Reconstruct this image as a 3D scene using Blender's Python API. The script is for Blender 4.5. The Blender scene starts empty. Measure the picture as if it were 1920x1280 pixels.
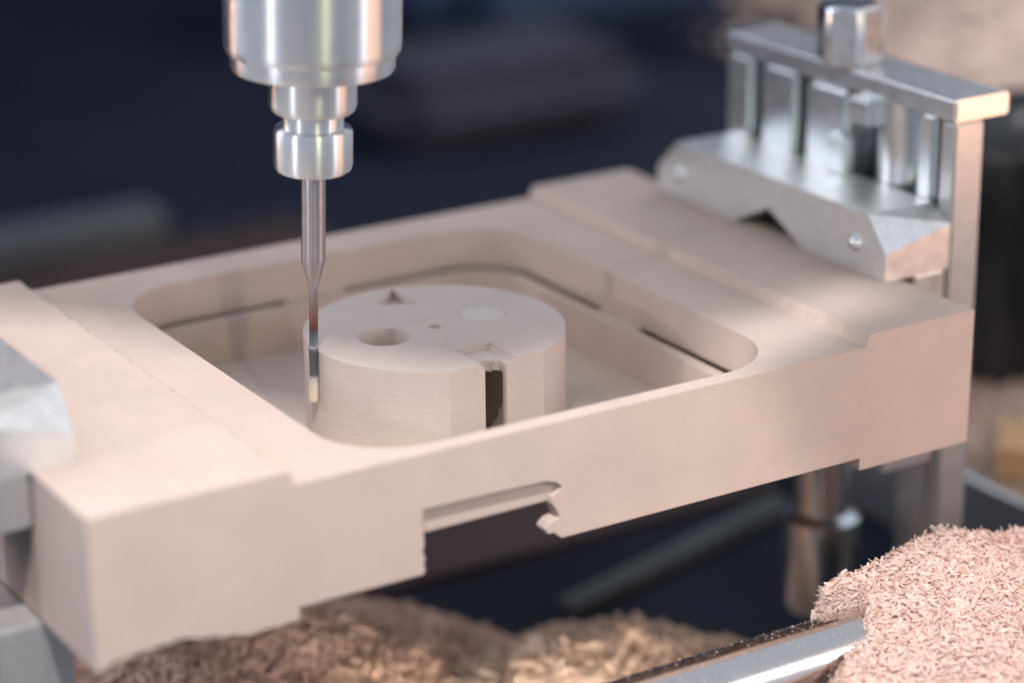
import bpy, bmesh, math, random
import numpy as np
from mathutils import Matrix, Vector, noise

S = 0.001                       # every number below is in millimetres
scn = bpy.context.scene
C = scn.collection
R = math.radians

# ------------------------------------------------------------------ camera
cam_d = bpy.data.cameras.new("camera")
cam = bpy.data.objects.new("camera", cam_d)
C.objects.link(cam)
right = Vector((0.8510108, -0.52504347, -0.01048708))
up = Vector((0.18563439, 0.28208295, 0.94125931))
fwd = Vector((0.49124382, 0.8029686, -0.33752176))
m = Matrix((right, up, -fwd)).transposed().to_4x4()
m.translation = Vector((-323.36, -436.97, 204.56)) * S
cam.matrix_world = m
cam_d.sensor_width = 36.0
cam_d.lens = 4768.26 / 1920 * 36.0
cam_d.clip_start = 0.02
cam_d.clip_end = 50
cam_d.dof.use_dof = True
cam_d.dof.focus_distance = 0.592
cam_d.dof.aperture_fstop = 4.9
scn.camera = cam

# ------------------------------------------------------------------ world and lamps
w = bpy.data.worlds.new("World")
scn.world = w
w.use_nodes = True
bg = w.node_tree.nodes["Background"]
bg.inputs[0].default_value = (0.76, 0.845, 1.0, 1)
bg.inputs[1].default_value = 0.60


def area(name, loc, target, sx, sy, power, col, spread=180):
    d = bpy.data.lights.new(name, 'AREA')
    d.shape = 'RECTANGLE'
    d.size, d.size_y = sx * S, sy * S
    d.energy = power
    d.color = col
    d.spread = R(spread)
    o = bpy.data.objects.new(name, d)
    o.location = Vector(loc) * S
    o.rotation_euler = (Vector(target) - Vector(loc)).to_track_quat('-Z', 'Y').to_euler()
    C.objects.link(o)
    return o


# work light over the photographer's shoulder, cool lamp low on the left, strips on the right and in front, orange lamps
area("work_light", (-260, -229, 500), (-20, 30, 0), 20, 20, 3.7, (1.0, 0.93, 0.89))
area("left_lamp", (-540, -20, 146), (-60, 55, 0), 12, 36, 0.34, (0.94, 0.92, 1.0))
area("cabin_strip_light", (256, -340, 137), (-20, 20, 0), 10, 120, 0.28, (0.80, 0.84, 1.0))
area("warm_strip_light", (-150, -430, 330), (-60, 60, 40), 8, 120, 0.45, (1.0, 0.93, 0.5))
area("orange_lamp", (235, -170, 40), (70, 5, -5), 170, 150, 0.24, (1.0, 0.50, 0.24))
area("rear_fill_light", (-380, 520, 330), (60, 80, 20), 260, 200, 0.75, (0.84, 0.88, 1.0))  # added cool fill from behind, for glints on the clamp metal
area("under_lamp", (-110, -150, -86), (0, 80, -112), 40, 20, 0.06, (1.0, 0.80, 0.64), 50)
area("heap_fill_light", (600, 360, 420), (740, 600, -60), 220, 120, 2.6, (1.0, 0.95, 0.92))  # added fill that brightens the rear chip heap
area("rear_orange_lamp", (-270, 350, 120), (-100, 110, 5), 16, 60, 0.12, (1.0, 0.50, 0.24))

scn.view_settings.view_transform = 'Standard'
scn.view_settings.look = 'None'
scn.view_settings.exposure = 0.22
scn.view_settings.gamma = 1.0
scn.view_settings.use_curve_mapping = False
scn.render.engine = 'CYCLES'
scn.cycles.use_denoising = True
scn.cycles.max_bounces = 10
scn.cycles.diffuse_bounces = 6
scn.cycles.caustics_reflective = False
scn.cycles.caustics_refractive = False


# ------------------------------------------------------------------ materials
def mat(name):
    mt = bpy.data.materials.new(name)
    mt.use_nodes = True
    nt = mt.node_tree
    return mt, nt, nt.nodes["Principled BSDF"]


def nd(nt, typ, **kw):
    n = nt.nodes.new(typ)
    for k, v in kw.items():
        if k.startswith('i_'):
            n.inputs[k[2:].replace('_', ' ')].default_value = v
        else:
            setattr(n, k, v)
    return n


def ramp(nt, fac, stops):
    r = nt.nodes.new('ShaderNodeValToRGB')
    e = r.color_ramp.elements
    while len(e) < len(stops):
        e.new(0.5)
    for k, (p, c) in zip(e, stops):
        k.position = p
        k.color = tuple(c) + (1,)
    nt.links.new(fac, r.inputs[0])
    return r


def board_material(name, base, layers=0.0, dots=0.85):
    mt, nt, b = mat(name)
    L = nt.links.new
    tc = nd(nt, 'ShaderNodeNewGeometry')
    pos = tc.outputs['Position']
    n1 = nd(nt, 'ShaderNodeTexNoise', i_Scale=60.0, i_Detail=4.0)
    n2 = nd(nt, 'ShaderNodeTexNoise', i_Scale=2600.0, i_Detail=3.0, i_Roughness=0.7)
    L(pos, n1.inputs['Vector']); L(pos, n2.inputs['Vector'])
    c1 = ramp(nt, n1.outputs[0], [(0.3, [x * 0.95 for x in base]), (0.7, [min(1, x * 1.04) for x in base])])
    c2 = ramp(nt, n2.outputs[0], [(0.28, (0.86, 0.84, 0.83)), (0.45, (1, 1, 1)), (0.66, (1, 1, 1)), (0.8, (1.12, 1.12, 1.12))])
    mx = nd(nt, 'ShaderNodeMix', data_type='RGBA', blend_type='MULTIPLY')
    mx.inputs[0].default_value = dots
    L(c1.outputs[0], mx.inputs[6]); L(c2.outputs[0], mx.inputs[7])
    mq = nd(nt, 'ShaderNodeMapping')
    mq.inputs['Scale'].default_value = (900, 30, 700)
    L(pos, mq.inputs[0])
    n4 = nd(nt, 'ShaderNodeTexNoise', i_Scale=1.0, i_Detail=3.0, i_Roughness=0.6)
    L(mq.outputs[0], n4.inputs['Vector'])
    c4 = ramp(nt, n4.outputs[0], [(0.35, (0.975, 0.972, 0.97)), (0.65, (1.01, 1.01, 1.01))])
    m4 = nd(nt, 'ShaderNodeMix', data_type='RGBA', blend_type='MULTIPLY')
    m4.inputs[0].default_value = 1.0
    L(mx.outputs[2], m4.inputs[6]); L(c4.outputs[0], m4.inputs[7])
    L(m4.outputs[2], b.inputs['Base Color'])
    b.inputs['Roughness'].default_value = 0.72
    b.inputs['Specular IOR Level'].default_value = 0.35
    # cutter traces: thin horizontal layers on the walls, faint straight passes on the tops
    mp = nd(nt, 'ShaderNodeMapping')
    mp.inputs['Scale'].default_value = (120, 25, 2600)
    L(pos, mp.inputs[0])
    n3 = nd(nt, 'ShaderNodeTexNoise', i_Scale=1.0, i_Detail=2.0)
    L(mp.outputs[0], n3.inputs['Vector'])
    ad = nd(nt, 'ShaderNodeMath', operation='MULTIPLY_ADD')
    L(n3.outputs[0], ad.inputs[0]); ad.inputs[1].default_value = layers
    L(n2.outputs[0], ad.inputs[2])
    bv = nd(nt, 'ShaderNodeBevel', samples=4)
    bv.inputs['Radius'].default_value = 0.00035
    bp = nd(nt, 'ShaderNodeBump')
    bp.inputs['Strength'].default_value = 0.38
    bp.inputs['Distance'].default_value = 0.00012
    L(ad.outputs[0], bp.inputs['Height']); L(bv.outputs[0], bp.inputs['Normal'])
    L(bp.outputs[0], b.inputs['Normal'])
    return mt


PINK = (0.59, 0.473, 0.423)
M_board = board_material("tooling_board", PINK, 0.6)
M_part = board_material("tooling_board_finished", (0.57, 0.49, 0.455), 1.6, 0.35)


def metal(name, col, rough, aniso=0.0, dust=0.0, tint=0.0):
    mt, nt, b = mat(name)
    L = nt.links.new
    b.inputs['Metallic'].default_value = 1.0
    g = nd(nt, 'ShaderNodeNewGeometry')
    n = nd(nt, 'ShaderNodeTexNoise', i_Scale=300.0, i_Detail=5.0)
    L(g.outputs['Position'], n.inputs['Vector'])
    c = ramp(nt, n.outputs[0], [(0.3, [x * 0.94 for x in col]), (0.7, col)])
    L(c.outputs[0], b.inputs['Base Color'])
    r = nd(nt, 'ShaderNodeMapRange')
    r.inputs['To Min'].default_value = rough * 0.8
    r.inputs['To Max'].default_value = rough * 1.25
    L(n.outputs[0], r.inputs['Value']); L(r.outputs[0], b.inputs['Roughness'])
    if aniso:
        b.inputs['Anisotropic'].default_value = aniso
        b.inputs['Anisotropic Rotation'].default_value = 0.25
        t = nd(nt, 'ShaderNodeTangent', direction_type='RADIAL', axis='Z')
        L(t.outputs[0], b.inputs['Tangent'])
    if dust:
        d = nd(nt, 'ShaderNodeBsdfDiffuse')
        d.inputs['Color'].default_value = (0.55, 0.44, 0.39, 1)
        n2 = nd(nt, 'ShaderNodeTexNoise', i_Scale=900.0, i_Detail=6.0, i_Roughness=0.75)
        L(g.outputs['Position'], n2.inputs['Vector'])
        sp = nd(nt, 'ShaderNodeSeparateXYZ')
        L(g.outputs['Normal'], sp.inputs[0])
        k = nd(nt, 'ShaderNodeMapRange')
        k.inputs['From Min'].default_value = -0.2 + tint
        k.inputs['From Max'].default_value = 1.0
        k.inputs['To Min'].default_value = -0.16
        k.inputs['To Max'].default_value = 0.12 * dust
        L(sp.outputs['Z'], k.inputs['Value'])
        ad = nd(nt, 'ShaderNodeMath', operation='ADD')
        L(n2.outputs[0], ad.inputs[0]); L(k.outputs[0], ad.inputs[1])
        f = ramp(nt, ad.outputs[0], [(0.46, (0, 0, 0)), (0.74, (0.6, 0.6, 0.6))])
        ms = nd(nt, 'ShaderNodeMixShader')
        L(f.outputs[0], ms.inputs[0]); L(b.outputs[0], ms.inputs[1]); L(d.outputs[0], ms.inputs[2])
        L(ms.outputs[0], nt.nodes['Material Output'].inputs[0])
    return mt


M_turned = metal("turned_steel", (0.80, 0.82, 0.83), 0.38, 0.95)
M_shank = metal("carbide", (0.47, 0.45, 0.47), 0.34, 0.9)
M_alu = metal("milled_aluminium", (0.84, 0.89, 0.91), 0.33, 0, 0.6)
M_jaw = metal("sawn_aluminium", (0.88, 0.91, 0.91), 0.40, 0, 0.3)
M_alu_clean = metal("aluminium", (0.78, 0.80, 0.81), 0.24)
M_chrome = metal("chrome", (0.72, 0.67, 0.63), 0.17)
M_darksteel = metal("dark_steel", (0.36, 0.38, 0.42), 0.22)
M_darkbar = metal("dull_steel", (0.20, 0.225, 0.24), 0.6)
M_bar = metal("grey_steel", (0.40, 0.45, 0.46), 0.5)


def plain(name, col, rough, spec=0.5, var=0.15, scale=40.0):
    mt, nt, b = mat(name)
    g = nd(nt, 'ShaderNodeNewGeometry')
    n = nd(nt, 'ShaderNodeTexNoise', i_Scale=scale, i_Detail=4.0)
    nt.links.new(g.outputs['Position'], n.inputs['Vector'])
    c = ramp(nt, n.outputs[0], [(0.3, [x * (1 - var) for x in col]), (0.7, [min(1, x * (1 + var)) for x in col])])
    nt.links.new(c.outputs[0], b.inputs['Base Color'])
    b.inputs['Roughness'].default_value = rough
    b.inputs['Specular IOR Level'].default_value = spec
    return mt


M_post = plain("dusty_aluminium", (0.60, 0.61, 0.63), 0.34, 0.6, 0.06, 300)
M_post.node_tree.nodes["Principled BSDF"].inputs["Metallic"].default_value = 0.6
M_bed = plain("black_bed", (0.0115, 0.0145, 0.027), 0.8, 0.12, 0.3, 12)
M_wall = plain("navy_panel", (0.030, 0.045, 0.095), 0.6, 0.3, 0.3, 6)
M_panel = plain("grey_violet_panel", (0.036, 0.037, 0.052), 0.6, 0.3, 0.3, 6)
M_rubber = plain("black_rubber", (0.014, 0.015, 0.017), 0.28, 0.5, 0.3, 30)
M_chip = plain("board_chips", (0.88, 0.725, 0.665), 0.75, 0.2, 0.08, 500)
M_chip_far = plain("board_chips_lamp_tint", (0.70, 0.54, 0.46), 0.8, 0.2, 0.18, 40)  # warm glow under the block put into this darker chip colour
M_chip_back = plain("board_chips_brightened", (0.78, 0.655, 0.585), 0.8, 0.2, 0.15, 25)  # paler copy of the chips, missing light put into the colour


def thin_shavings(mt, amount):
    """shavings are thin enough to let light through"""
    nt = mt.node_tree
    b = nt.nodes["Principled BSDF"]
    t = nd(nt, 'ShaderNodeBsdfTranslucent')
    nt.links.new(b.inputs['Base Color'].links[0].from_socket, t.inputs['Color'])
    ms = nd(nt, 'ShaderNodeMixShader')
    g = nd(nt, 'ShaderNodeNewGeometry')
    src = b.inputs['Base Color'].links[0].from_socket
    v = ramp(nt, g.outputs['Random Per Island'], [(0.0, (0.88, 0.86, 0.84)), (0.25, (0.97, 0.96, 0.95)), (0.8, (1.0, 1.0, 1.0)), (1.0, (1.14, 1.14, 1.12))])
    mv = nd(nt, 'ShaderNodeMix', data_type='RGBA', blend_type='MULTIPLY')
    mv.inputs[0].default_value = 1.0
    nt.links.new(src, mv.inputs[6]); nt.links.new(v.outputs[0], mv.inputs[7])
    nt.links.new(mv.outputs[2], b.inputs['Base Color']); nt.links.new(mv.outputs[2], t.inputs['Color'])
    ms.inputs[0].default_value = amount
    nt.links.new(b.outputs[0], ms.inputs[1]); nt.links.new(t.outputs[0], ms.inputs[2])
    nt.links.new(ms.outputs[0], nt.nodes['Material Output'].inputs[0])


thin_shavings(M_chip, 0.38)
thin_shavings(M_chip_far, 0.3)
thin_shavings(M_chip_back, 0.3)


def gradient_mat(name, z0, z1, stops, rough, metallic):
    """colour along the axis of the cutter (heat tint on the neck, pale and dark bands on the flutes), object coordinates"""
    mt, nt, b = mat(name)
    tc = nd(nt, 'ShaderNodeTexCoord')
    sp = nd(nt, 'ShaderNodeSeparateXYZ')
    nt.links.new(tc.outputs['Object'], sp.inputs[0])
    mr = nd(nt, 'ShaderNodeMapRange')
    mr.inputs['From Min'].default_value = z0 * S
    mr.inputs['From Max'].default_value = z1 * S
    nt.links.new(sp.outputs['Z'], mr.inputs['Value'])
    c = ramp(nt, mr.outputs[0], stops)
    nt.links.new(c.outputs[0], b.inputs['Base Color'])
    b.inputs['Roughness'].default_value = rough
    b.inputs['Metallic'].default_value = metallic
    return mt


# ------------------------------------------------------------------ mesh helpers
def new_obj(name, me, material, parent=None, base=(0, 0, 0)):
    """a mesh built in absolute millimetres -> object whose origin is at base"""
    b = Vector(base)
    for v in me.vertices:
        v.co = (v.co - b) * S
    o = bpy.data.objects.new(name, me)
    if material:
        me.materials.append(material)
    C.objects.link(o)
    if parent:
        o.parent = parent
    else:
        o.location = b * S
    return o


def tag(o, label, cat, group=None, kind=None):
    o['label'] = label
    o['category'] = cat
    if group:
        o['group'] = group
    if kind:
        o['kind'] = kind
    return o


def thing(name, label, cat, loc, group=None):
    o = bpy.data.objects.new(name, None)
    o.empty_display_size = 0.01
    o.location = Vector(loc) * S
    C.objects.link(o)
    return tag(o, label, cat, group)


def bm_mesh(bm, name="m", smooth=None):
    bmesh.ops.recalc_face_normals(bm, faces=bm.faces)
    me = bpy.data.meshes.new(name)
    bm.to_mesh(me)
    bm.free()
    if smooth is not None:
        shade(me, smooth)
    return me


def shade(me, angle):
    me.polygons.foreach_set('use_smooth', [True] * len(me.polygons))
    me.set_sharp_from_angle(angle=R(angle))


def prism_bm(pts, axis, a, b, bm=None):
    """polygon extruded along an axis from a to b; pts are the two other coordinates in xyz order"""
    bm = bm or bmesh.new()

    def P(p, t):
        return {'x': (t, p[0], p[1]), 'y': (p[0], t, p[1]), 'z': (p[0], p[1], t)}[axis]
    lo = [bm.verts.new(P(p, a)) for p in pts]
    hi = [bm.verts.new(P(p, b)) for p in pts]
    n = len(pts)
    bm.faces.new(lo)
    bm.faces.new(hi[::-1])
    for i in range(n):
        bm.faces.new((lo[i], hi[i], hi[(i + 1) % n], lo[(i + 1) % n]))
    return bm


def box_bm(x0, x1, y0, y1, z0, z1, bm=None, bevel=0.0):
    own = bmesh.new()
    prism_bm([(x0, y0), (x1, y0), (x1, y1), (x0, y1)], 'z', z0, z1, own)
    if bevel:
        bmesh.ops.recalc_face_normals(own, faces=own.faces)
        bmesh.ops.bevel(own, geom=own.edges[:], offset=bevel, segments=2, affect='EDGES')
    if bm is None:
        return own
    t = bpy.data.meshes.new('t')
    own.to_mesh(t)
    own.free()
    bm.from_mesh(t)
    bpy.data.meshes.remove(t)
    return bm


def lathe_me(prof, cx, cy, seg=96, smooth=35):
    """prof: list of (r, z) from top to bottom"""
    bm = bmesh.new()
    rings = []
    for r, z in prof:
        if r < 1e-6:
            rings.append([bm.verts.new((cx, cy, z))])
        else:
            rings.append([bm.verts.new((cx + r * math.cos(2 * math.pi * k / seg), cy + r * math.sin(2 * math.pi * k / seg), z)) for k in range(seg)])
    for a, b in zip(rings, rings[1:]):
        for k in range(seg):
            k2 = (k + 1) % seg
            if len(a) == 1:
                bm.faces.new((a[0], b[k], b[k2]))
            elif len(b) == 1:
                bm.faces.new((a[k], b[0], a[k2]))
            else:
                bm.faces.new((a[k], b[k], b[k2], a[k2]))
    for ring, flip in ((rings[0], False), (rings[-1], True)):
        if len(ring) > 1:
            bm.faces.new(ring if not flip else ring[::-1])
    return bm_mesh(bm, smooth=smooth)


def rrect(x0, x1, y0, y1, r, seg=14):
    pts = []
    for cx, cy, a0 in ((x1 - r, y1 - r, 0), (x0 + r, y1 - r, 90), (x0 + r, y0 + r, 180), (x1 - r, y0 + r, 270)):
        for k in range(seg + 1):
            a = R(a0 + 90 * k / seg)
            pts.append((cx + r * math.cos(a), cy + r * math.sin(a)))
    return pts


def circle(cx, cy, r, seg=64):
    return [(cx + r * math.cos(2 * math.pi * k / seg), cy + r * math.sin(2 * math.pi * k / seg)) for k in range(seg)]


def boolean(me, cutters, op='DIFFERENCE'):
    """cutters: bmeshes applied one after the other, result is a new mesh"""
    o = bpy.data.objects.new('tmp_solid', me)
    C.objects.link(o)
    cs = []
    for bm in cutters:
        c = bpy.data.objects.new('tmp_cut', bm_mesh(bm))
        C.objects.link(c)
        cs.append(c)
        md = o.modifiers.new('b', 'BOOLEAN')
        md.object = c
        md.operation = op
        md.solver = 'EXACT'
    dg = bpy.context.evaluated_depsgraph_get()
    out = bpy.data.meshes.new_from_object(o.evaluated_get(dg))
    for c in cs + [o]:
        d = c.data
        bpy.data.objects.remove(c)
        bpy.data.meshes.remove(d)
    return out


rng = random.Random(7)

# ================================================================== the setting
bed = new_obj("machine_bed", bm_mesh(box_bm(-700, 1300, -500, 1150, -140, -120)), M_bed)
bed['kind'] = 'structure'
wall = new_obj("back_wall", bm_mesh(box_bm(-900, 1500, 1150, 1170, -140, 700)), M_wall)
wall['kind'] = 'structure'

# ================================================================== the milled block
X0, XL, XL2, XR, XR2, X2 = -155.0, -109.1, -109.8, 41.1, 42.6, 75.15
H, B, YB = 3.15, 31.1, 149.4
prof = [(X0, 0), (X2, 0), (X2 - 0.3, -B), (XR, -B), (XR, -28.0), (XL, -28.0), (XL, -30.8),
        (-114, -31.1), (-118, -30.9), (-120.7, -31.1), (-123.5, -30.4), (-126.7, -30.2), (-129, -29.4), (-132, -29.1), (-134.5, -28.2), (-137.5, -27.9), (-138.6, -28.4),
        (-141, -28.1), (-143, -28.7), (-145.8, -28.4), (-148.5, -29.2), (-151, -29.1), (-153, -30.2), (X0, -31.0)]
body = bm_mesh(prism_bm(prof, 'y', 0, YB))
PX0, PX1, PY0, PY1, PR = -92.5, 23.0, 4.5, 135.0, 19.0
cuts = [prism_bm(rrect(PX0, PX1, PY0, PY1, PR), 'z', -10.8, 5)]                                    # upper pocket
cuts.append(prism_bm(rrect(PX0 + 5, PX1 - 5, PY0 + 5, PY1 - 5, PR - 5), 'z', -17.0, -8))             # recess in its floor
cuts.append(prism_bm(rrect(PX0 + 5, PX1 - 5, 26, PY1 - 5, PR - 5), 'z', -22.0, -16))                # deep part of the recess
cuts.append(prism_bm([(PX0, PY0), (PX1, PY0), (PX1, 23.5), (PX0, 23.5)], 'z', -40, -20.0))           # hollow behind the front wall, from below
cuts.append(prism_bm(circle(-38.4, 64.4, 30.0), 'z', -40, -15))                                    # opening under the part


def ring_pts(inset):
    return rrect(PX0 + inset, PX1 - inset, PY0 + inset, PY1 - inset, PR - inset, 14)


outer, inner = ring_pts(0.02), ring_pts(2.0)


def open_slot(keep):
    """2 mm slot along the foot of the wall for the ring indices in keep (a run of points), cut through the web"""
    o = [outer[i % len(outer)] for i in keep]
    n = [inner[i % len(inner)] for i in keep]
    return o + n[::-1]


def lerp(a, b, t):
    return (a[0] + (b[0] - a[0]) * t, a[1] + (b[1] - a[1]) * t)


N = len(outer)          # corners: 0-14 right back, 15-29 left back, 30-44 left front, 45-59 right front
# front half of the right wall: y 30 -> 66
cuts.append(prism_bm([(PX1 - 0.02, 26), (PX1 - 0.02, 66), (PX1 - 1.9, 66), (PX1 - 1.9, 26)], 'z', -40, -9))
# right wall from y 84, round the corner, back wall to x -26
o1 = [(PX1 - 0.02, 84)] + outer[0:15] + [(-26, PY1 - 0.02)]
n1 = [(PX1 - 1.9, 84)] + inner[0:15] + [(-26, PY1 - 1.9)]
cuts.append(prism_bm(o1 + n1[::-1], 'z', -40, -9))
# back wall from x -43, round the left corner, left wall to y 80
o1 = [(-43, PY1 - 0.02)] + outer[15:30] + [(PX0 + 0.02, 80)]
n1 = [(-43, PY1 - 1.9)] + inner[15:30] + [(PX0 + 1.9, 80)]
cuts.append(prism_bm(o1 + n1[::-1], 'z', -40, -9))
# the slots run on under the wall
cuts.append(prism_bm([(PX1 - 1.0, 26), (PX1 + 4, 26), (PX1 + 4, 66), (PX1 - 1.0, 66)], 'z', -27, -10.7))
wide = rrect(PX0 - 4, PX1 + 4, PY0 - 4, PY1 + 4, PR + 4, 14)
mid = ring_pts(1.0)
cuts.append(prism_bm([(PX1 + 4, 84)] + wide[0:15] + [(-26, PY1 + 4), (-26, PY1 - 1)] + mid[0:15][::-1] + [(PX1 - 1, 84)], 'z', -27, -10.7))
cuts.append(prism_bm([(-43, PY1 + 4)] + wide[15:30] + [(PX0 - 4, 80), (PX0 + 1, 80)] + mid[15:30][::-1] + [(-43, PY1 - 1)], 'z', -27, -10.7))
# broken-out notch in the front wall
nz = [(-79.0, -40), (-79.0, -28.2), (-78.6, -26.9), (-78.9, -25.2), (-78.5, -24.4), (-79.1, -22.8), (-78.7, -20.6), (-78.8, -19.0), (-46.4, -18.9),
      (-45.6, -19.8), (-44.9, -20.9), (-44.3, -22.2), (-44.1, -23.2), (-45.3, -23.2), (-46.3, -23.6), (-47.0, -24.4), (-47.5, -25.3), (-47.3, -26.1),
      (-46.3, -26.3), (-45.6, -26.2), (-45.0, -26.8), (-44.3, -27.4), (-43.4, -28.3), (-43.4, -40)]
cuts.append(prism_bm(nz, 'y', -2, 6))
ns = [(-78.8, -18.0), (-78.9, -12.9), (-60, -13.1), (-50, -13.4), (-47.5, -13.5), (-45.0, -14.3), (-43.4, -15.7), (-44.4, -16.6), (-45.9, -17.6), (-46.1, -19.5), (-78.8, -19.5)]
cuts.append(prism_bm(ns, 'y', -2, 1.6))
def strip_bm(x_in, x_out, amp, step, seed, chip):
    """raised strip along an end of the block; the inner edge is a scalloped, chipped cutter edge"""
    r = random.Random(seed)
    bm = bmesh.new()
    ys = np.linspace(0, YB, int(YB / step) + 1)
    rows = []
    s = 1 if x_out > x_in else -1
    for i, y in enumerate(ys):
        k = amp * (0.5 + 0.5 * math.sin(y * 2 * math.pi / 7.5)) * r.uniform(0.4, 1.0) + chip * max(0, noise.noise(Vector((y * 0.35, seed, 0)))) + chip * 0.5 * abs(noise.noise(Vector((y * 1.3, seed, 3))))
        k *= min(1, y / 4)
        dz = -0.25 * chip * max(0, noise.noise(Vector((y * 0.5, seed, 9)))) * min(1, y / 4)
        sl = 1.2 * s
        rows.append([bm.verts.new(p) for p in (
            (x_in + s * (k * 0.5) - sl * 0.5, y, -1.0), (x_in + s * k + sl * 0.5, y, H - 0.35 + dz), (x_in + s * (k + 0.45) + sl * 0.5, y, H + dz * 0.5),
            (x_in + s * (k + 4) + sl * 0.5, y, H), (x_out, y, H), (x_out, y, -1.0))])
    for a, b in zip(rows, rows[1:]):
        for j in range(6):
            bm.faces.new((a[j], a[(j + 1) % 6], b[(j + 1) % 6], b[j]))
    bm.faces.new(rows[0])
    bm.faces.new(rows[-1][::-1])
    return bm


body = boolean(body, cuts)
body = boolean(body, [strip_bm(XR + 0.7, X2, 0.55, 0.6, 3, 0.45), strip_bm(XL - 0.4, X0, 0.2, 0.75, 8, 1.3)], 'UNION')
shade(body, 30)
blk = new_obj("milled_block", body, M_board, base=(-40, 75, -B))
tag(blk, "pink tooling board block with a deep rounded pocket, held between two clamps", "board block")

# ================================================================== the round part
CX, CY, RP, ZT = -38.4, 64.4, 31.5, 2.0
YC = 35.6                                      # flat cut on the front
a0 = math.asin((YC - CY) / RP)                 # where the chord meets the circle
pts = []
n = 150
for k in range(n + 1):
    a = a0 + (math.pi - 2 * a0) * k / n
    pts.append((CX + RP * math.cos(a), CY + RP * math.sin(a)))
part_me = bm_mesh(prism_bm(pts, 'z', -22.02, ZT))
cuts = [prism_bm(circle(-52.3, 64.2, 6.1), 'z', ZT - 4.2, ZT + 3),
        prism_bm(circle(-54.6, 61.0, 1.5, 24), 'z', -30, ZT),
        prism_bm(circle(-38.3, 64.5, 1.6, 32), 'z', ZT - 4, ZT + 3),
        prism_bm(circle(-24.2, 66.0, 5.55), 'z', ZT - 2.0, ZT + 3),
        prism_bm([(-42.7, 30), (-33.2, 30), (-33.2, 47.4), (-34.0, 47.4), (-42.7, 47.4)], 'z', ZT - 0.55, ZT + 3),
        prism_bm([(-42.0, 30), (-33.9, 30), (-33.9, 46.6), (-42.0, 46.6)], 'z', ZT - 1.2, ZT + 3),
        prism_bm([(-41.6, 30), (-35.8, 30), (-35.8, 38.8), (-37.2, 39.9), (-38.0, 38.8), (-38.3, 39.8), (-39.7, 40.6), (-41.0, 39.9), (-41.6, 38.8)], 'z', -30, ZT + 0.4),
        prism_bm([(-41.5, 30), (-35.9, 30), (-35.9, 37.4), (-31.0, 37.4), (-31.0, 58.0), (-46.0, 58.0), (-46.0, 37.4), (-41.5, 37.4)], 'z', -30, -1.9),
        prism_bm([(-42.4, 85.6), (-33.2, 81.6), (-33.2, 94.6)], 'z', ZT - 2.2, ZT + 3)]
part_me = boolean(part_me, cuts)
shade(part_me, 8)
part = new_obj("round_part", part_me, M_part, base=(CX, CY, -22))
tag(part, "round pink-grey milled part with holes and a slotted flat side, inside the pocket", "milled part")

pl = new_obj("filled_plug", bm_mesh(prism_bm(circle(-24.2, 66.0, 5.5), 'z', ZT - 2.02, ZT + 0.06)), board_material("pale_filler", (0.60, 0.545, 0.50), 0.6, 0.2), part, (CX, CY, -22))
pl['label'] = "paler round plug flush with the top"

# ================================================================== spindle and cutter
TX, TY, TZ = -71.2, 65.0, -10.4
axis_tilt = R(1.95)
tilt = Matrix.Rotation(axis_tilt, 4, Vector((0.525, 0.851, 0)))     # the spindle leans a little against the clamped block


def tool_part(name, prof, material, parent):
    me = lathe_me([(r, z - TZ) for r, z in prof], 0, 0)
    return new_obj(name, me, material, parent)


spin = thing("milling_spindle", "shiny turned steel spindle nose with stepped collars hanging from above", "spindle", (TX, TY, TZ))
spin.matrix_world = Matrix.Translation(Vector((TX, TY, TZ)) * S) @ tilt
tool_part("spindle_nose", [(20.1, 268), (20.1, 76.0), (19.9, 74.6), (19.4, 73.7), (18.75, 73.5), (18.65, 70.4), (18.2, 69.7), (12, 69.7), (12, 72), (0, 72)], M_turned, spin)
hp = [(-167, -99), (-60, -99), (0, -60), (0, 130), (-160, 130), (-215, 40), (-215, -45), (-196, -58)]
hm = bm_mesh(prism_bm(hp, 'z', 262, 330))
for v in hm.vertices:
    v.co -= Vector((TX, TY, TZ))
new_obj("spindle_housing", hm, M_bar, spin)  # unseen machine head, outline shaped by the shadow it must cast
gm = bm_mesh(prism_bm([(-121, 232), (-103, 252), (-119, 288), (-60, 300), (-40, 225), (-100, 222)], 'y', -116, -99.2))
for v in gm.vertices:
    v.co -= Vector((TX, TY, TZ))
new_obj("shade_plate", gm, M_bar, spin)  # unseen plate added to shade the block's right end
tool_part("collet", [(0, 71.9), (10.05, 71.9), (10.05, 61.6), (9.6, 60.3), (9.0, 59.8), (7.1, 59.6), (7.0, 55.0), (0, 55)], M_turned, spin)
tool_part("collet_ring", [(3.0, 56.4), (8.0, 56.4), (8.8, 56.0), (9.1, 55.3), (9.1, 47.6), (8.7, 46.4), (7.8, 45.8), (3.0, 45.7)], M_turned, spin)

mill = thing("end_mill", "slender carbide end mill with heat-tinted neck cutting the round part", "milling cutter", (TX, TY, TZ))
mill.matrix_world = spin.matrix_world.copy()
tool_part("shank", [(0, 56), (2.82, 56), (2.82, 24.8), (2.72, 24.2), (1.06, 17.7), (0, 17.7)], M_shank, mill)
M_neck = gradient_mat("heat_tinted_carbide", 3.2 - TZ, 17.7 - TZ, [(0.0, (0.30, 0.36, 0.38)), (0.08, (0.22, 0.29, 0.34)), (0.22, (0.14, 0.18, 0.25)), (0.30, (0.12, 0.09, 0.11)),
                                                                 (0.38, (0.22, 0.09, 0.06)), (0.55, (0.26, 0.16, 0.13)), (0.85, (0.30, 0.26, 0.26)), (1.0, (0.36, 0.34, 0.35))], 0.35, 0.75)
tool_part("neck", [(0, 17.68), (1.03, 17.68), (1.03, 3.3), (0, 3.3)], M_neck, mill)
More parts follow.
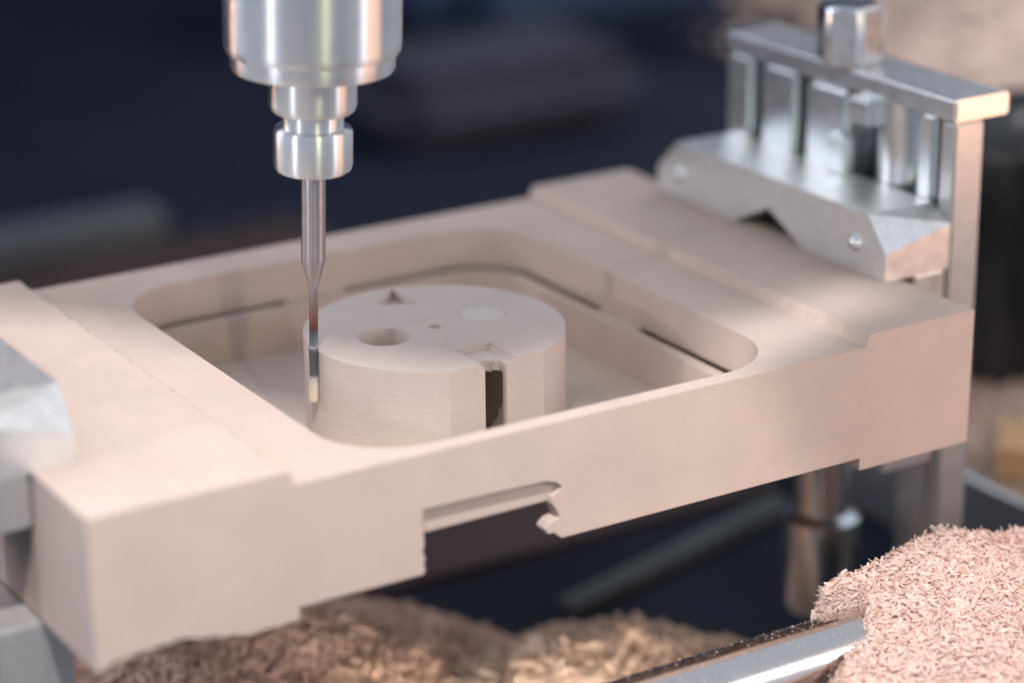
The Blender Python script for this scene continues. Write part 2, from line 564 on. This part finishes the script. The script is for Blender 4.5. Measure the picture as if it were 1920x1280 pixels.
M_cut = gradient_mat("banded_cutting_edge", -10.4 - TZ, 3.3 - TZ, [(0.0, (0.80, 0.70, 0.52)), (0.30, (0.78, 0.72, 0.62)), (0.42, (0.55, 0.55, 0.60)), (0.50, (0.11, 0.11, 0.14)), (0.90, (0.09, 0.09, 0.11)), (0.97, (0.2, 0.22, 0.24)), (1.0, (0.6, 0.68, 0.70))], 0.4, 0.25)  # pale tip, then dark grey and a bright band up the cutter


def flute_me():
    """two-flute cutter: a twisted lens-shaped section"""
    bm = bmesh.new()
    seg, lay = 32, 40
    rings = []
    for i in range(lay + 1):
        z = 3.28 - TZ - (13.68 * i / lay)
        tw = i / lay * 2.6
        rr = 1.16 if z > 0.4 else 1.06
        ring = []
        for k in range(seg):
            a = 2 * math.pi * k / seg
            q = rr * (1 - 0.16 * (0.5 - 0.5 * math.cos(2 * (a - tw))) ** 2)
            ring.append(bm.verts.new((q * math.cos(a), q * math.sin(a), z)))
        rings.append(ring)
    for a, b in zip(rings, rings[1:]):
        for k in range(seg):
            bm.faces.new((a[k], b[k], b[(k + 1) % seg], a[(k + 1) % seg]))
    bm.faces.new(rings[0]); bm.faces.new(rings[-1][::-1])
    return bm_mesh(bm, smooth=40)


new_obj("cutting_flutes", flute_me(), M_cut, mill)


# ================================================================== the two clamps
def build_clamp(ox, sgn, label, name="clamp", frame=True):
    """a C-shaped aluminium clamp; ox: x of the jaw's inner face, sgn: direction away from the block"""
    t = thing(name, label, "clamp", (ox + sgn * 10, 76, -120), "clamps gripping the block")
    base = (ox + sgn * 10, 76, -120)

    def X(a):
        return ox + sgn * a

    def bx(nm, a0, a1, y0, y1, z0, z1, mt=M_alu, bev=0.6, parent=None):
        xs = sorted((X(a0), X(a1)))
        return new_obj(nm, bm_mesh(box_bm(xs[0], xs[1], y0, y1, z0, z1, bevel=bev)), mt, parent or t, base)
    # upper jaw with bevelled ends and a triangular relief in its foot
    jp = [(28, H + 0.02), (61.5, H + 0.02), (76.4, 10.4), (91.6, H + 0.02), (127, H + 0.02), (127, 10.5), (118, 19.0), (35.5, 19.0), (28, 10.2)]
    jb = prism_bm(jp, 'x', X(0), X(20.6))
    for v in jb.verts:                              # the front bevel is cut askew and folds along its diagonal
        if abs(v.co.x - X(20.6)) < 0.01 and abs(v.co.z - 10.2) < 0.01:
            v.co.z = 15.2
    bmesh.ops.connect_verts(jb, verts=[v for v in jb.verts if (abs(v.co.x - X(20.6)) < 0.01 and abs(v.co.z - 15.2) < 0.01) or (abs(v.co.x - X(0)) < 0.01 and abs(v.co.y - 35.5) < 0.01)])
    j = new_obj("jaw", bm_mesh(jb), M_jaw, t, base)
    for yy, zz in ((39.8, 10.4), (116.6, 10.2)):
        me = bpy.data.meshes.new('ball')
        bm = bmesh.new()
        bmesh.ops.create_uvsphere(bm, u_segments=24, v_segments=14, radius=2.2, matrix=Matrix.Translation((X(0.4), yy, zz)))
        bm.to_mesh(me); bm.free()
        shade(me, 60)
        new_obj("dowel_ball", me, M_alu_clean, j, base)
    bx("jaw_heel", 10.2, 20.4, 28.6, 126, -9.0, H - 0.3)
    # upright frame: pillars, rails
    bx("front_post", 20.8, 30.4, 28.0, 33.5, -119.9, 40.5 if frame else 18.8, M_post)
    bx("lower_web", 21.5, 29.0, 33.8, 46.0, -119.9, 3.8)
    bx("sill", 21.5, 29.0, 33.8, 124.0, 4.0, 15.9)
    if frame:
        bx("pillar", 21.2, 29.8, 36.2, 43.0, 15.8, 41.0, bev=1.2)
        bx("pillar", 19.4, 29.8, 69.5, 87.0, 15.8, 41.0, bev=1.6)
        bx("pillar", 20.4, 29.8, 92.5, 107.5, 15.8, 41.0, bev=1.2)
        bx("pillar", 20.8, 30.0, 113.0, 124.0, 15.8, 41.0, bev=1.2)
        bx("guide_block", 16.5, 20.2, 66.0, 74.5, 19.1, 29.0, bev=0.8)
        bx("stop_block", 17.5, 27.0, 58.0, 66.5, 33.5, 40.7, bev=0.8)
        bx("web_plate", 29.9, 31.6, 34.0, 123.0, 2.0, 41.0, M_darksteel, 0.2)
        bx("top_rail", 20.6, 38.5, 28.0, 125.0, 40.8, 46.6)
        # screw between the pillars and its hexagonal head on top
        new_obj("clamp_screw", lathe_me([(0, 40.7), (9.0, 40.7), (9.0, 17), (0, 17)], X(30.0), 55.0, 48), M_alu_clean, t, base)

        def knob(z0, z1, nm, yk):
            bm = prism_bm([(X(25.5) + 9.3 * math.cos(R(60 * k + 8)), yk + 9.3 * math.sin(R(60 * k + 8))) for k in range(6)], 'z', z0, z1)
            bmesh.ops.recalc_face_normals(bm, faces=bm.faces)
            bmesh.ops.bevel(bm, geom=bm.edges[:], offset=1.1, segments=3, affect='EDGES')
            return new_obj(nm, bm_mesh(bm, smooth=40), M_alu_clean, t, base)
        knob(46.7, 62.5, "screw_head", 76.0)
    # lower jaw under the block, with its screw
    bx("lower_jaw", 3.0, 20.4, 30, 122, -50.0, -B - 0.3, M_post)
    new_obj("lower_screw", lathe_me([(0, -50.1), (7.5, -50.1), (7.5, -72), (10.5, -74), (10.5, -98), (9, -101), (0, -101)], X(9.0), 61.0, 48), M_alu_clean, t, base)
    return t


build_clamp(70.4, 1, "silver aluminium clamp with a hexagonal screw head, on the block's far right end")
build_clamp(-145.3, -1, "blurred silver aluminium clamp at the left edge of the picture, on the block's near end", frame=False)


# ================================================================== rods and rails
def rod_me(p0, p1, r, seg=48):
    p0, p1 = Vector(p0), Vector(p1)
    q = (p1 - p0).to_track_quat('Z', 'Y').to_matrix()
    bm = bmesh.new()
    rings = []
    L = (p1 - p0).length
    for z, rr in ((0, r - 0.8), (0.8, r), (L - 0.8, r), (L, r - 0.8)):
        rings.append([bm.verts.new(p0 + q @ Vector((rr * math.cos(2 * math.pi * k / seg), rr * math.sin(2 * math.pi * k / seg), z))) for k in range(seg)])
    for a, b in zip(rings, rings[1:]):
        for k in range(seg):
            bm.faces.new((a[k], b[k], b[(k + 1) % seg], a[(k + 1) % seg]))
    bm.faces.new(rings[0]); bm.faces.new(rings[-1][::-1])
    return bm_mesh(bm, smooth=40)


tag(new_obj("guide_rod", rod_me((-420, -25, -62.5), (200, -25, -62.5), 9.2), M_chrome, base=(-110, -25, -62.5)),
    "polished chrome guide rod dusted with fine chips, running under the front chip heap", "guide rod")
tag(new_obj("cross_bar", bm_mesh(prism_bm([(40, 122), (140, 150), (138, 158), (38, 130)], 'z', -119.8, -116)), plain('dull_grey_paint', (0.060, 0.072, 0.075), 0.7, 0.2), base=(90, 140, -120)),
    "dim grey steel bar lying on the bed beside the lower clamp screw, out of focus", "bar")
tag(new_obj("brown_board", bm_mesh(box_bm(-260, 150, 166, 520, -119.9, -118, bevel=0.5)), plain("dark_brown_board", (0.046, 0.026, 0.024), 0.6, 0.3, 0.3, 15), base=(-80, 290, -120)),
    "dark brown board lying on the bed in the shade behind the notch", "board")
tag(new_obj("rear_rail", bm_mesh(box_bm(-160, 95, 525, 545, -119.9, -106, bevel=3)), M_darkbar, base=(-45, 530, -120)),
    "dim blurred grey rail in the dark behind the block, left of the spindle", "rail")
tag(new_obj("navy_cover", bm_mesh(box_bm(330, 560, 690, 800, -119.9, 60, bevel=30)), M_wall, base=(445, 745, -120)),
    "dark navy machine cover far behind the spindle, out of focus", "machine cover")
tag(new_obj("violet_cover", bm_mesh(box_bm(230, 380, 560, 660, -119.9, -80, bevel=18)), M_panel, base=(305, 600, -120)),
    "dark grey-violet machine cover low behind the block's back edge", "machine cover")

# black folded cover on the right
bm = bmesh.new()
rows = []
for i in range(30):
    zz = -89.9 + i * 3.1
    ring = []
    for k in range(120):
        a = 2 * math.pi * k / 120
        rr = 36 + 5 * noise.noise(Vector((3.2 * math.cos(a), 3.2 * math.sin(a), zz * 0.012))) + 3 * noise.noise(Vector((7 * math.cos(a), 7 * math.sin(a), zz * 0.03 + 5)))
        if i > 26:
            rr *= 1 - 0.12 * (i - 26) ** 1.4
        ring.append(bm.verts.new((236 + rr * math.cos(a), 152 + rr * math.sin(a), zz)))
    rows.append(ring)
for a, b in zip(rows, rows[1:]):
    for k in range(120):
        bm.faces.new((a[k], a[(k + 1) % 120], b[(k + 1) % 120], b[k]))
bm.faces.new(rows[-1])
bm.faces.new(rows[0][::-1])
tag(new_obj("rubber_cover", bm_mesh(bm, smooth=60), M_rubber, base=(236, 152, -90)),
    "black folded rubber cover standing behind the right clamp", "rubber cover")

tag(new_obj("base_plate", bm_mesh(box_bm(157, 330, 40, 230, -119.9, -90, bevel=1.0)), M_alu, base=(235, 146, -120)),
    "grey metal base plate at the lower right, behind the chip heap", "base plate")


# ================================================================== chips
def flakes_mesh(points, normals, size, seed, jit=1.0):
    """curled shavings, 4 cross rows each, all in one mesh"""
    g = np.random.default_rng(seed)
    n = len(points)
    rnd = g.normal(size=(n, 3))
    d = rnd - (rnd * normals).sum(1)[:, None] * normals * 0.75          # mostly lying on the slope
    d /= np.linalg.norm(d, axis=1)[:, None]
    nn = normals + 0.5 * jit * g.normal(size=(n, 3))
    side = np.cross(d, nn)
    side /= np.linalg.norm(side, axis=1)[:, None]
    upv = np.cross(side, d)
    L = size * g.uniform(0.4, 1.3, n) * np.where(g.random(n) < 0.12, 1.7, 1.0)
    W = L * g.uniform(0.12, 0.42, n)
    curl = g.uniform(-1.6, 1.6, n)
    twist = g.uniform(-0.7, 0.7, n)
    rows = 4
    V = np.zeros((n, rows * 2, 3))
    for i in range(rows):
        t = i / (rows - 1) - 0.5
        ang = curl * t
        off = d * (L * np.sinc(ang / np.pi) * t)[:, None] + upv * (L * t * np.sin(ang / 1.0) * 0.5)[:, None]
        ww = W * (1.0 - 1.5 * abs(t) ** 1.6) * g.uniform(0.65, 1.2, n)
        ca, sa = np.cos(twist * t * 2), np.sin(twist * t * 2)
        sd = side * ca[:, None] + upv * sa[:, None]
        c = points + off
        V[:, i * 2] = c - sd * (ww / 2)[:, None]
        V[:, i * 2 + 1] = c + sd * (ww / 2)[:, None]
    quads = np.array([[0, 1, 3, 2], [2, 3, 5, 4], [4, 5, 7, 6]])
    F = (np.arange(n)[:, None, None] * (rows * 2) + quads[None]).reshape(-1, 4)
    return V.reshape(-1, 3), F


def heap(name, label, fn, x0, x1, y0, y1, step, nfl, size, seed, material, zmin):
    """a mound given by z = fn(x, y), covered with loose shavings; one mass of stuff"""
    xs = np.arange(x0, x1 + step, step)
    ys = np.arange(y0, y1 + step, step)
    Z = np.array([[fn(x, y) for x in xs] for y in ys])
    nx, ny = len(xs), len(ys)
    V = np.stack([np.repeat(xs[None], ny, 0), np.repeat(ys[:, None], nx, 1), Z], 2).reshape(-1, 3)
    idx = np.arange(nx * ny).reshape(ny, nx)
    F = np.stack([idx[:-1, :-1], idx[:-1, 1:], idx[1:, 1:], idx[1:, :-1]], 2).reshape(-1, 4)
    ok = V[F][:, :, 2].max(1) > zmin
    F = F[ok]
    g = np.random.default_rng(seed)
    P0, P1, P3 = V[F[:, 0]], V[F[:, 1]], V[F[:, 3]]
    nrm = np.cross(P1 - P0, P3 - P0)
    ar = np.linalg.norm(nrm, axis=1)
    nrm /= ar[:, None]
    pick = g.choice(len(F), nfl, p=ar / ar.sum())
    u, v = g.random(nfl)[:, None], g.random(nfl)[:, None]
    pts = P0[pick] + (P1 - P0)[pick] * u + (P3 - P0)[pick] * v
    pts = pts + nrm[pick] * (g.random(nfl)[:, None] ** 1.5 * size * 0.45)
    FV, FF = flakes_mesh(pts, nrm[pick], size, seed + 1)
    Vb = V.copy()
    Vb[:, 2] -= size * 0.12
    allV = np.concatenate([Vb, FV])
    allF = np.concatenate([F, FF + len(V)])
    me = bpy.data.meshes.new(name)
    me.vertices.add(len(allV))
    base = np.array([(x0 + x1) / 2, (y0 + y1) / 2, zmin])
    me.vertices.foreach_set('co', ((allV - base) * S).astype(np.float32).ravel())
    me.loops.add(len(allF) * 4)
    me.loops.foreach_set('vertex_index', allF.astype(np.int32).ravel())
    me.polygons.add(len(allF))
    me.polygons.foreach_set('loop_start', np.arange(0, len(allF) * 4, 4, dtype=np.int32))
    me.update(calc_edges=True)
    me.validate()
    me.materials.append(material)
    o = bpy.data.objects.new(name, me)
    o.location = Vector(base) * S
    C.objects.link(o)
    return tag(o, label, "wood chips" if False else "chips", kind='stuff')


def nz2(x, y, s, seed):
    return noise.fractal(Vector((x * s, y * s, seed)), 1.0, 2.0, 4)


rx = [0, 18.6, 23, 28, 40.6, 53.8, 69, 81, 130]
rz = [-52, -51.5, -49.5, -48.5, -45.5, -45, -48, -48, -44]


def front_heap(x, y):
    z = float(np.interp(x, rx, rz))
    ry = -15 + 2 * nz2(x, 0, 0.03, 5)
    z -= 0.30 * max(0, ry - y) + 3.0 * max(0, y - ry)
    xb = float(np.interp(y, [-80, -40, -34, -28, -22, -16, -10, 0], [-14, 2, 11, 21, 27, 18.5, 24, 40])) + 2.5 * nz2(0, y, 0.12, 2)
    z -= 3.0 * max(0, xb - x)
    z += 3.2 * nz2(x, y, 0.045, 1) + 1.6 * nz2(x, y, 0.16, 3)
    return z


heap("chip_heap", "heap of pale pink board shavings covering the end of the guide rod", front_heap, -15, 135, -110, 12, 1.0, 70000, 2.25, 11, M_chip, -95)


def mid_heap(x, y):
    q = max(0, 1 - math.hypot((x - 8) / 66, (y - 68) / 45) ** 1.7)
    return -122 + 25 * q + min(1, 3 * q) * (4 * nz2(x, y, 0.03, 21) + 1.5 * nz2(x, y, 0.15, 4))


def left_heap(x, y):
    q = max(0, 1 - math.hypot((x + 75) / 95, (y - 110) / 70) ** 1.7)
    return -122 + 32 * q + min(1, 3 * q) * (5 * nz2(x, y, 0.03, 31) + 1.5 * nz2(x, y, 0.15, 14))


def back_heap(x, y):
    r = math.hypot((x - 770) / 240, (y - 610) / 200)
    return -122 + 118 * max(0, 1 - r ** 1.6) + 26 * nz2(x, y, 0.012, 41) + 9 * nz2(x, y, 0.045, 24)


def base_heap(x, y):
    r = math.hypot((x - 225) / 75, (y - 130) / 85)
    return -90.6 + 6 * max(0, 1 - r ** 2) + 1.6 * nz2(x, y, 0.05, 51)


heap("chip_heap", "blurred heap of shavings on the bed below the notch in the block", mid_heap, -60, 110, 20, 140, 2.0, 16000, 3.6, 21, M_chip_back, -121)
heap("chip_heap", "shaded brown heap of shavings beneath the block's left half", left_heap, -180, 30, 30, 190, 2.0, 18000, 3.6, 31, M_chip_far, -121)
heap("chip_heap", "large blurred pile of shavings in the upper right background", back_heap, 500, 1040, 390, 830, 6.0, 12000, 16, 41, M_chip_back, -121)
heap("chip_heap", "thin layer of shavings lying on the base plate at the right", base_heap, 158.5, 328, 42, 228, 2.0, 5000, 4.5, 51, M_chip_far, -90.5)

# offcut on the base plate, orange light put into its tan colour
oc = bm_mesh(prism_bm([(161, 82), (172, 70), (192, 80), (178, 98)], 'z', -89.5, -80))
tag(new_obj("board_offcut", oc, plain("orange_lit_offcut", (0.62, 0.40, 0.22), 0.7, 0.3, 0.1, 100), base=(176, 83, -89.5)),
    "orange-lit tan offcut lump on the base plate below the black cover", "offcut")


# ================================================================== fine dust
def specks(name, label, pts, nrm, size, seed):
    V, F = flakes_mesh(pts, nrm, size, seed)
    me = bpy.data.meshes.new(name)
    me.from_pydata((V - pts.mean(0)).tolist(), [], F.tolist())
    for v in me.vertices:
        v.co *= S
    me.materials.append(M_chip)
    o = bpy.data.objects.new(name, me)
    o.location = Vector(pts.mean(0)) * S
    C.objects.link(o)
    return tag(o, label, "dust", kind='stuff')


g = np.random.default_rng(77)
n = 520
ang = g.normal(0.12, 0.38, n)                       # around the top of the rod
xs = 26 - 95 * g.random(n) ** 1.7
nr = np.stack([np.zeros(n), np.sin(ang), np.cos(ang)], 1)
specks("dust_specks", "fine specks of dust along the top of the chrome guide rod", np.array([0, -25, -62.5]) + nr * 9.3 + np.stack([xs, 0 * xs, 0 * xs], 1), nr, 0.55, 5)
n = 260
pts = []
while len(pts) < n:
    x, y = g.uniform(-108, 74), g.uniform(1, 148)
    if PX0 - 1 < x < PX1 + 1 and PY0 - 1 < y < PY1 + 1:
        if math.hypot(x - CX, y - CY) < RP - 2 and y > YC + 2 and not (-43.5 < x < -32.5 and (y < 49 or 81 < y < 95)) and math.hypot(x + 52.3, y - 64.2) > 6.6 and math.hypot(x + 38.3, y - 64.5) > 2 and g.random() < 0.5:
            pts.append((x, y, ZT + 0.08))
        continue
    if x > 40.5 and x < 46:
        continue
    pts.append((x, y, (H if x > 44 else 0) + 0.06))
pts = np.array(pts)
specks("dust_specks", "scattered fine specks of dust on the flat tops of the block and part", pts, np.tile([0.0, 0.0, 1.0], (n, 1)), 0.5, 6)
